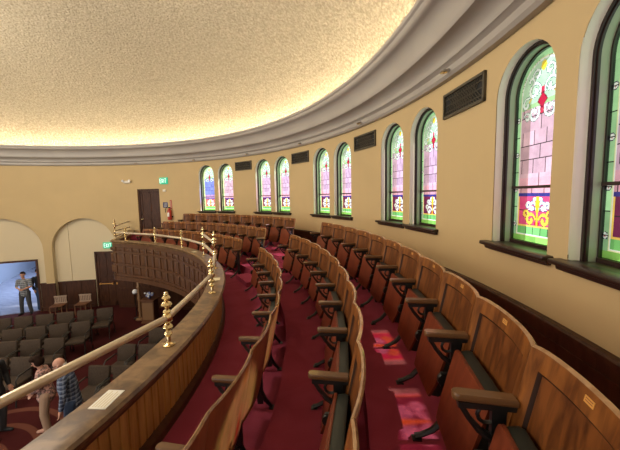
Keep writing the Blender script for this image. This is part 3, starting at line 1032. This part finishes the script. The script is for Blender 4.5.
rows = [(3, .912, 2.44 if 0 else .1405 / D2R - 2 * .0602 / D2R, .0602 / D2R, 12, 'back row against the wall'),
        (2, .8475, .1203 / D2R - 2 * .0715 / D2R, .0715 / D2R, 11, 'middle row'),
        (1, .779, .1423 / D2R - 2 * .0764 / D2R, .0764 / D2R, 10, 'front row')]
for k, r, t0, dt, n, nm in rows:
    zf = Z({1: -.0985, 2: -.0788, 3: -.0549}[k]) - .855
    for i in range(n):
        w_ = dt * D2R * r * 10
        if i == n - 1: pos = 'at the aisle end'
        elif i == 0: pos = 'at the end nearest the camera'
        else: pos = '%s from the aisle end' % ordn[n - 1 - i]
        ends = [-1] if i < n - 1 else [-1, 1]
        chair(t0 + dt * (i + .5), r, zf, w_, ends, 'oak folding chair, near block %s, %s' % (nm, pos), 'near block, ' + nm)
far = [(3, .912, 51.0, 3.6, 10, 'back row against the wall'), (2, .8475, 53.3, 3.58, 10, 'middle row'), (1, .779, 52.2, 4.25, 9, 'front row')]
for k, r, t0, dt, n, nm in far:
    zf = Z({1: -.0985, 2: -.0788, 3: -.0549}[k]) - .855
    for i in range(n):
        w_ = dt * D2R * r * 10
        pos = 'at the cross aisle' if i == 0 else ('at the door end' if i == n - 1 else '%s from the cross aisle' % ordn[i])
        ends = [-1] if i < n - 1 else [-1, 1]
        chair(t0 + dt * (i + .5), r, zf, w_, ends, 'oak folding chair, far block %s, %s' % (nm, pos), 'far block, ' + nm)
for k in ZF: pass

# ---------------------------------------------------------------- wall fittings at the far end
def on_wall(name, th, z, R=9.995): return empty(name, P(th, R / 10, z), (th + 90) * D2R)
def exit_sign(th, z, R, label, w_=.38, h_=.27):
    root = on_wall('exit_sign', th, z, R)
    b = MB(); b.rbox((-w_ / 2, 0, -h_ / 2), (w_ / 2, .05, h_ / 2), .012); b.build('housing', M['signgreen'], root)
    l_ = MB()
    def stroke(x0, z0, x1, z1, t_=.012):
        l_.tube([(-x0, .056, z0), (-x1, .056, z1)], t_, 4)
    s = h_ * .30; cw = .055; xs = [-.125, -.042, .035, .105]
    x = xs[0]; stroke(x - cw / 2, -s, x - cw / 2, s); [stroke(x - cw / 2, q, x + cw / 2, q) for q in (-s, 0, s)]
    x = xs[1]; stroke(x - cw / 2, -s, x + cw / 2, s); stroke(x - cw / 2, s, x + cw / 2, -s)
    x = xs[2]; stroke(x, -s, x, s)
    x = xs[3]; stroke(x, -s, x, s); stroke(x - cw / 2, s, x + cw / 2, s)
    l_.build('letters', M['signwhite'], root)
    tag(root, label, 'sign')
exit_sign(96.6, Z(.0735), 9.995, 'green lit exit sign high beside the upper balcony door')
exit_sign(112.5, Z(-.193), 10.215, 'green lit exit sign in the arch above the lower double door', .42, .26)
root = on_wall('emergency_light', 106.0, Z(.073))
b = MB(); b.rbox((-.16, 0, -.05), (.16, .07, .05), .015); b.build('housing', M['plastic'], root)
for s in (-1, 1):
    b = MB(); b.lathe([(.02, 0), (.045, .03), (.05, .06), (.04, .065)], 12, (0, 0, 0), 0, Matrix.Translation((s * .14, .06, .03)) @ Matrix.Rotation(-PI / 2.4, 4, 'X')); b.build('lamp_head', M['glasslamp'], root)
tag(root, 'beige emergency light with two heads on the wall left of the upper door', 'light')
root = on_wall('smoke_detector', 96.6, Z(.0345)); b = MB(); b.rbox((-.07, 0, -.05), (.07, .04, .05), .012); b.build('housing', M['plastic'], root)
b = MB(); b.box((-.02, .04, -.01), (.02, .045, .01)); b.build('lens', M['glasslamp'], root)
tag(root, 'small beige alarm box on the wall below the upper exit sign', 'alarm')
root = on_wall('blue_notice', 96.6, Z(-.0245)); b = MB(); b.rbox((-.11, 0, -.11), (.11, .012, .11), .005); b.build('board', M['blue'], root)
b = MB()
for k in range(3): b.box((-.07, .012, -.06 + k * .05), (.07, .014, -.045 + k * .05))
b.build('print', M['plastic'], root)
tag(root, 'small dark blue notice on the wall right of the upper door', 'sign')
root = on_wall('fire_extinguisher', 95.2, Z(-.085))
b = MB(); b.lathe([(.001, 0), (.075, .005), (.08, .04), (.08, .36), (.06, .42), (.025, .45), (.025, .49), (.001, .495)], 14, (0, .1, 0)); b.build('cylinder', M['red'], root)
b = MB(); b.box((-.03, .07, .48), (.03, .13, .52)); b.tube([(0, .1, .5), (.1, .12, .52), (.17, .12, .42), (.16, .12, .30)], .014, 6); b.box((-.09, 0, .1), (.09, .04, .16)); b.build('hose', M['black'], root)
b = MB(); b.box((-.05, .178, .14), (.05, .182, .30)); b.build('paper_label', M['white'], root)
tag(root, 'red fire extinguisher hung on the wall right of the upper door', 'fire extinguisher')
root = on_wall('fire_sign', 95.1, Z(-.023)); b = MB(); b.box((-.045, 0, -.18), (.045, .01, .18)); b.box((-.025, .01, -.15), (.025, .012, .15), 1); b.build('board', [M['red'], M['shoe']], root)
tag(root, 'narrow red upright sign above the fire extinguisher', 'sign')
# sprinklers under the cornice
for i in range(6):
    th = 25.3 + i * 15.55 + (0 if i < 2 else 0)
    root = on_wall('sprinkler', th, Z(.149), 9.90)
    b = MB(); b.tube([(0, 0, 0), (0, .06, -.01)], .02, 8); b.lathe([(.035, -.01), (.04, 0), (.03, .012)], 10, (0, .07, -.01)); b.build('head', M['cornice'], root)
    b = MB(); b.lathe([(.03, 0), (.045, .004)], 10, (0, .07, -.04)); b.tube([(0, .07, -.04), (0, .07, 0)], .008, 5); b.build('deflector', M['brass'], root)
    tag(root, 'small sprinkler head on the cornice, %s from the right' % ordn[i], 'sprinkler', 'sprinkler heads along the cornice')

# ---------------------------------------------------------------- main floor chairs
def make_hall_chair():
    root = empty('upholstered_chair')
    s = MB(); s.rbox((-.25, -.02, .40), (.25, .47, .49), .035); s.build('seat', M['taupe'], root)
    T = Matrix.Translation((0, -.02, .47)) @ Matrix.Rotation(.16, 4, 'X')
    b = MB(); b.rbox((-.25, -.05, .0), (.25, .035, .44), .035, 0, T); b.build('backrest', M['taupe'], root)
    for sx in (-1, 1):
        for sy, y in ((-1, -.02), (1, .42)):
            l_ = MB(); l_.tube([(sx * .245, y, .42), (sx * .255, y + sy * .05, 0)], .014, 8); l_.build('leg', M['chairmetal'], root)
        a = MB(); a.tube([(sx * .258, .42, .2), (sx * .262, .42, .60), (sx * .262, .36, .66), (sx * .262, .02, .68), (sx * .255, -.08, .62)], .014, 8)
        a.rbox((sx * .262 - .02, .04, .665), (sx * .262 + .02, .36, .69), .008); a.build('armrest', M['chairmetal'], root)
    return root
hp = [None]
def hall_row(end, ang, n, label, group, step=.575, sgn=-1):
    a = ang * D2R
    d = Vector((math.cos(a), math.sin(a), 0))
    for i in range(n):
        c = Vector((end[0], end[1], 0)) + sgn * d * (step * (i + .5))
        if hp[0] is None: hp[0] = make_hall_chair(); o = hp[0]
        else: o = copy_tree(hp[0])
        # back top sits at the measured line; the chair faces the front (towards -normal)
        nrm = Vector((math.sin(a), -math.cos(a), 0))
        o.location = c + nrm * .10
        o.rotation_euler = (0, 0, math.atan2(nrm.y, nrm.x) - PI / 2)
        pos = 'at the aisle end' if i == 0 else '%s from the aisle' % ordn[i]
        tag(o, 'taupe upholstered chair, %s, %s' % (label, pos), 'chair', group)
hall_row((-1.30, 7.50), 35.5, 7, 'farthest hall row', 'main floor chairs, farthest row')
hall_row((-.88, 6.42), 35.0, 6, 'second hall row from the back', 'main floor chairs, second row')
hall_row((-.40, 5.38), 27, 5, 'third hall row from the back', 'main floor chairs, third row')
hall_row((-.02, 4.44), 22, 4, 'hall row behind the visitors', 'main floor chairs, fourth row')
hall_row((1.25, 6.55), 12, 5, 'right section row nearest the lectern', 'main floor chairs, right side', sgn=1)
hall_row((1.30, 5.52), 14, 5, 'right section middle row', 'main floor chairs, right side', sgn=1)
hall_row((1.62, 4.55), 16, 5, 'right section row beside the bald man', 'main floor chairs, right side', sgn=1)

# two slat-backed wooden chairs by the wall
def slat_chair(th, r, label):
    root = empty('slat_back_chair', P(th, r, 0), (th + 90) * D2R)
    s = MB(); s.rbox((-.22, 0, .40), (.22, .42, .44), .01); s.build('seat', M['lectern'], root)
    b = MB()
    for k in range(7): x = -.19 + k * .38 / 6; b.box((x - .02, -.01, .45), (x + .02, .01, .74))
    b.box((-.23, -.02, .70), (.23, .015, .75)); b.box((-.23, -.015, .44), (.23, .012, .48))
    b.build('backrest', M['slat'], root)
    for x in (-.2, .2):
        for y in (.02, .38):
            l_ = MB(); l_.box((x - .02, y - .02, 0), (x + .02, y + .02, .41)); l_.build('leg', M['lectern'], root)
    tag(root, label, 'chair', 'slat-backed chairs by the wainscot')
slat_chair(122.3, .962, 'wooden slat-back chair against the wainscot nearer the open doorway')
slat_chair(116.9, .962, 'wooden slat-back chair against the wainscot nearer the dark double door')

# things standing under the far balcony
root = empty('carved_wooden_post', P(99.2, .87, 0))
b = MB(); b.lathe([(.16, 0), (.16, .05), (.06, .09), (.05, .3), (.075, .42), (.05, .5), (.05, .75), (.075, .85), (.05, .95), (.05, 1.2), (.08, 1.28), (.05, 1.34), (.06, 1.6), (.03, 1.66)], 12); b.build('shaft', M['post'], root)
b = MB(); b.lathe([(.17, 0), (.18, .02), (.17, .05)], 12, (0, 0, 0)); b.build('base', M['lectern'], root)
tag(root, 'tall turned pale wooden post standing under the far balcony', 'post')
root = empty('globe_lamp_stand', P(100.8, .88, 0))
b = MB(); b.lathe([(.12, 0), (.12, .02), (.015, .05), (.015, .95), (.03, .98)], 12); b.build('stand', M['iron'], root)
b = MB(); b.ball((0, 0, 1.06), .10, 14); b.build('globe', M['glasslamp'], root)
tag(root, 'white globe on a thin dark stand left of the pale post', 'lamp')
root = empty('lectern', P(95.6, .86, 0), (95.6 + 100) * D2R)
b = MB(); b.box((-.27, -.2, 0), (.27, .2, .06)); b.box((-.23, -.17, .06), (.23, .17, .86)); b.build('body', M['lectern'], root)
b = MB(); b.box((-.20, .17, .14), (.20, .18, .78)); b.build('front_panel', M['post'], root)
b = MB(); b.box((-.28, -.22, .86), (.28, .22, .90)); b.build('desk', M['lectern'], root)
tag(root, 'small brown wooden lectern standing under the far balcony beside the pale post', 'lectern')
fl = MB()
for k in range(14):
    a = k * 2.4; rr = .03 + .011 * k
    fl.ball((rr * math.cos(a), rr * math.sin(a) * .8, .12 + .05 * math.sin(k * 1.7) + .04), .038, 6, mat=k % 2)
fo = empty('flower_vase', P(95.6, .86, .90))
vz = MB(); vz.lathe([(.04, 0), (.06, .04), (.03, .10), (.04, .12)], 12); vz.build('vase', M['blue'], fo)
fl.build('blossoms', [M['glasslamp'], mat('pale_blue_petals', (.30, .36, .62), .7)], fo)
tag(fo, 'white and pale blue flowers in a small vase on the lectern', 'flowers')

# ---------------------------------------------------------------- people
def skinned(name, chains, balls, voxel, mt, parent, smooth_it=2):
    """chains: list of lists of (point, radius); union of tapered limbs and balls as one continuous surface"""
    b = MB()
    for ch in chains:
        pts = [Vector(p) for p, r in ch]; rr = [r for p, r in ch]
        # densify
        P2 = []; R_2 = []
        for i in range(len(pts) - 1):
            n = 4
            for k in range(n):
                t = k / n
                P2.append(pts[i].lerp(pts[i + 1], t)); R_2.append(rr[i] * (1 - t) + rr[i + 1] * t)
        P2.append(pts[-1]); R_2.append(rr[-1])
        b.tube(P2, R_2, 10)
        b.ball(pts[0], rr[0], 10); b.ball(pts[-1], rr[-1], 10)
        for p, r in zip(pts[1:-1], rr[1:-1]): b.ball(p, r, 10)
    for c, sc in balls: b.ball(c, 1.0, 14, sc=sc)
    o = b.build(name, mt, parent)
    md = o.modifiers.new('r', 'REMESH'); md.mode = 'VOXEL'; md.voxel_size = voxel; md.use_smooth_shade = True
    ms = o.modifiers.new('s', 'SMOOTH'); ms.iterations = smooth_it; ms.factor = .5
    dg = bpy.context.evaluated_depsgraph_get()
    me = bpy.data.meshes.new_from_object(o.evaluated_get(dg))
    me.materials.clear(); me.materials.append(mt)
    o.modifiers.clear(); o.data = me
    return o

def person(loc, rz, scale, pose, look, label):
    """local +y is the way the figure faces, built 1.75 m tall then scaled"""
    root = empty('person', loc, rz)
    root.scale = (scale,) * 3
    ln = pose.get('lean', 0.0)       # forward lean of the trunk
    def T(x, y, z):                  # trunk point leaned about the hips
        if z > .92: y = y + (z - .92) * math.sin(ln); z = .92 + (z - .92) * math.cos(ln)
        return (x, y, z)
    fs = pose.get('feet', ((-.10, .0), (.10, .06)))
    hipx = .09; male = look.get('male', True)
    sw = .185 if male else .165
    chains = []
    tr = [(T(0, -.005, .93), .125), (T(0, .0, 1.05), .118 if male else .105), (T(0, .0, 1.22), .125), (T(0, -.01, 1.36), .105), (T(0, -.01, 1.43), .07)]
    belly = look.get('belly', 0)
    balls = []
    if belly: balls.append((T(0, .06, 1.08), (.16, .14, .17)))
    sh = [T(-sw, -.01, 1.40), T(sw, -.01, 1.40)]
    legs = []; arms = []
    for i, s in enumerate((-1, 1)):
        fx, fy = fs[i]
        kn = ((s * hipx + fx) / 2, fy / 2 + .04, .50)
        legs.append([((s * hipx, 0, .90), .085), (kn, .058), ((fx, fy - .02, .10), .040)])
        el, ha = pose['arms'][i]
        arms.append([(sh[i], .052), (T(*el), .040), (T(*ha), .028)])
    neck = [(T(0, -.01, 1.42), .055), (T(0, .015 + pose.get('nod', 0) * .03, 1.53), .05)]
    hd = T(0, .03 + pose.get('nod', 0) * .06, 1.64 - pose.get('nod', 0) * .02)
    nod = pose.get('nod', 0.0)
    # head parts placed in the head's own frame, then nodded and turned
    RH = Matrix.Translation(hd) @ Matrix.Rotation(pose.get('turn', 0.0), 4, 'Z') @ Matrix.Rotation(-nod - ln, 4, 'X')
    def Hp(x, y, z): q_ = RH @ Vector((x, y, z)); return (q_.x, q_.y, q_.z)
    body = [c for c in (tr, neck)] + legs + arms
    hb = [(Hp(0, -.01, .02), (.076, .092, .095)), (Hp(0, .025, -.055), (.055, .062, .055)), (Hp(0, .098, -.015), (.012, .018, .022)), (Hp(-.078, 0, -.01), (.012, .02, .03)), (Hp(.078, 0, -.01), (.012, .02, .03)), (Hp(0, .078, -.06), (.022, .012, .010))]
    # hands with fingers
    for i, s in enumerate((-1, 1)):
        el, ha = pose['arms'][i]
        e = Vector(T(*el)); h_ = Vector(T(*ha)); d = (h_ - e).normalized()
        side = d.cross(Vector((0, 0, 1)) if abs(d.z) < .9 else Vector((0, 1, 0))).normalized(); nn = d.cross(side)
        body.append([(tuple(h_), .028), (tuple(h_ + d * .05), .032), (tuple(h_ + d * .085), .028)])
        for k, (o_, L1) in enumerate(((-.030, .060), (-.010, .072), (.010, .068), (.030, .052))):
            b0 = h_ + d * .085 + side * o_; curl = nn * (.02 * (1 if s > 0 else -1))
            body.append([(tuple(b0), .0105), (tuple(b0 + d * L1 * .55 + curl * .3), .0095), (tuple(b0 + d * L1 * .95 + curl), .0085)])
        tb = h_ + d * .03 - side * .026
        body.append([(tuple(tb), .012), (tuple(tb + d * .035 - side * .022), .011), (tuple(tb + d * .065 - side * .03), .0095)])
    bal = balls + hb
    skinned('body', body, bal, .0085, M['skin'], root, 1)
    # eyes
    e = MB()
    for s in (-1, 1): e.ball(Hp(s * .03, .079, .012), .010, 8)
    e.build('eyes', M['black'], root)
    # shirt
    k = look.get('loose', .018)
    sc = [[(p, r + k) for p, r in tr[:-1]] + [(tr[-1][0], .066)], [(T(0, 0, .86), .135 + k), (T(0, 0, .93), .125 + k)]]
    for i in (0, 1):
        a = arms[i]
        e_, w2 = Vector(a[1][0]), Vector(a[2][0])
        if look.get('short_sleeve'): sc.append([(a[0][0], .066), (tuple(Vector(a[0][0]).lerp(e_, .8)), .060)])
        else: sc.append([(a[0][0], .066), (a[1][0], .055), (tuple(e_.lerp(w2, .92)), .041)])
        sc.append([(T(0, -.01, 1.37), .085), (a[0][0], .062)])
    sb = [((c), tuple(q + k for q in s_)) for c, s_ in balls]
    skinned('shirt', sc, sb, .012, look['shirt'], root)
    # trousers
    tcn = [[((0, 0, .90), .132), ((0, 0, .96), .130)]]
    for l_ in legs:
        tcn.append([(l_[0][0], .102), (l_[1][0], .076), ((l_[2][0][0], l_[2][0][1], .07), .062)])
    skinned('trousers', tcn, [], .012, look['trousers'], root)
    for i, s in enumerate((-1, 1)):
        fx, fy = fs[i]; a = s * -.25
        dx, dy = math.sin(-a), math.cos(a)
        skinned('shoe', [[((fx - dx * .05, fy - .02 - dy * .05, .042), .040), ((fx + dx * .08, fy - .02 + dy * .08, .038), .042), ((fx + dx * .17, fy - .02 + dy * .17, .030), .032)]], [], .01, look['shoes'], root)
    # hair
    if look.get('hair'):
        hbls = [(Hp(0, -.028, .045), (.088, .092, .090)), (Hp(0, .02, .085), (.072, .075, .045))]
        if look.get('long'):
            hbls += [(Hp(-.06, -.03, -.01), (.05, .07, .09)), (Hp(.06, -.03, -.01), (.05, .07, .09)), (Hp(0, -.07, -.03), (.08, .05, .09)), (Hp(.05, .03, .09), (.05, .05, .04)), (Hp(-.05, .03, .09), (.05, .05, .04))]
        skinned('hair', [], hbls, .010, look['hair'], root, 1)
    if look.get('beard'):
        skinned('beard', [], [(Hp(0, .055, -.085), (.055, .045, .055)), (Hp(-.055, .02, -.055), (.022, .035, .045)), (Hp(.055, .02, -.055), (.022, .035, .045)), (Hp(0, .085, -.043), (.035, .014, .012)), (Hp(0, -.075, -.04), (.06, .03, .03))], .009, M['beard'], root, 1)
        g = MB()
        for s in (-1, 1):
            ring = [Hp(s * .032 + .024 * math.cos(a), .098, .012 + .018 * math.sin(a)) for a in [2 * PI * q_ / 10 for q_ in range(10)]]
            g.tube(ring, .003, 5, closed=True)
            g.tube([Hp(s * .056, .095, .015), Hp(s * .082, .0, .015)], .003, 5)
        g.build('glasses', M['black'], root)
    tag(root, label, 'person')
    return root
STAND = (((-.25, -.02, 1.15), (-.24, .06, .92)), ((.25, -.02, 1.15), (.24, .06, .92)))
CLASP = (((-.24, .03, 1.14), (-.07, .23, 1.08)), ((.24, .03, 1.14), (.07, .23, 1.10)))
# woman and bald man looking down in front of the fourth row
person((1.76, 3.64, 0), 140 * D2R, .93, {'arms': (((-.21, .06, 1.14), (-.05, .20, 1.02)), ((.21, .06, 1.14), (.05, .20, 1.0))), 'lean': .06, 'nod': .38, 'feet': ((-.11, .02), (.10, .08))},
       {'male': False, 'shirt': M['floral'], 'trousers': M['khaki'], 'shoes': M['shoe'], 'hair': M['hair'], 'long': True, 'loose': .03},
       'person in a floral blouse and khaki trousers, dark curly hair, looking down at hands')
person((2.62, 3.56, 0), 135 * D2R, 1.02, {'arms': (((-.25, .02, 1.14), (-.24, .10, .90)), ((.25, .02, 1.14), (.20, .16, .92))), 'lean': .12, 'nod': .25},
       {'shirt': M['plaid_blue'], 'trousers': M['jeans'], 'shoes': M['darkcloth'], 'beard': True, 'belly': 0, 'loose': .03},
       'bald bearded person in a blue plaid shirt and jeans standing beside the floral blouse')
person((.80, 3.28, 0), -80 * D2R, 1.0, {'arms': STAND, 'nod': .1},
       {'shirt': M['darkcloth'], 'trousers': M['greycloth'], 'shoes': M['darkcloth'], 'hair': M['hair'], 'loose': .035},
       'person in a black jacket half cut off by the left edge of the photo')
pm = P(130.5, 1.012, 0)
person(pm, (130.5 + 90) * D2R, 1.0, {'arms': CLASP, 'feet': ((-.15, .0), (.15, .02))},
       {'shirt': M['plaid_grey'], 'trousers': M['greycloth'], 'shoes': M['darkcloth'], 'hair': M['hair'], 'short_sleeve': True},
       'person in a checked shirt and grey trousers standing in the bright lobby doorway')
pm = P(128.75, 1.055, 0)
person(pm, (128 + 150) * D2R, 1.0, {'arms': STAND},
       {'shirt': M['darkcloth'], 'trousers': M['jeans'], 'shoes': M['darkcloth'], 'hair': M['hair']},
       'person in a dark top and jeans half hidden behind the doorway jamb')
bpy.context.view_layer.update()
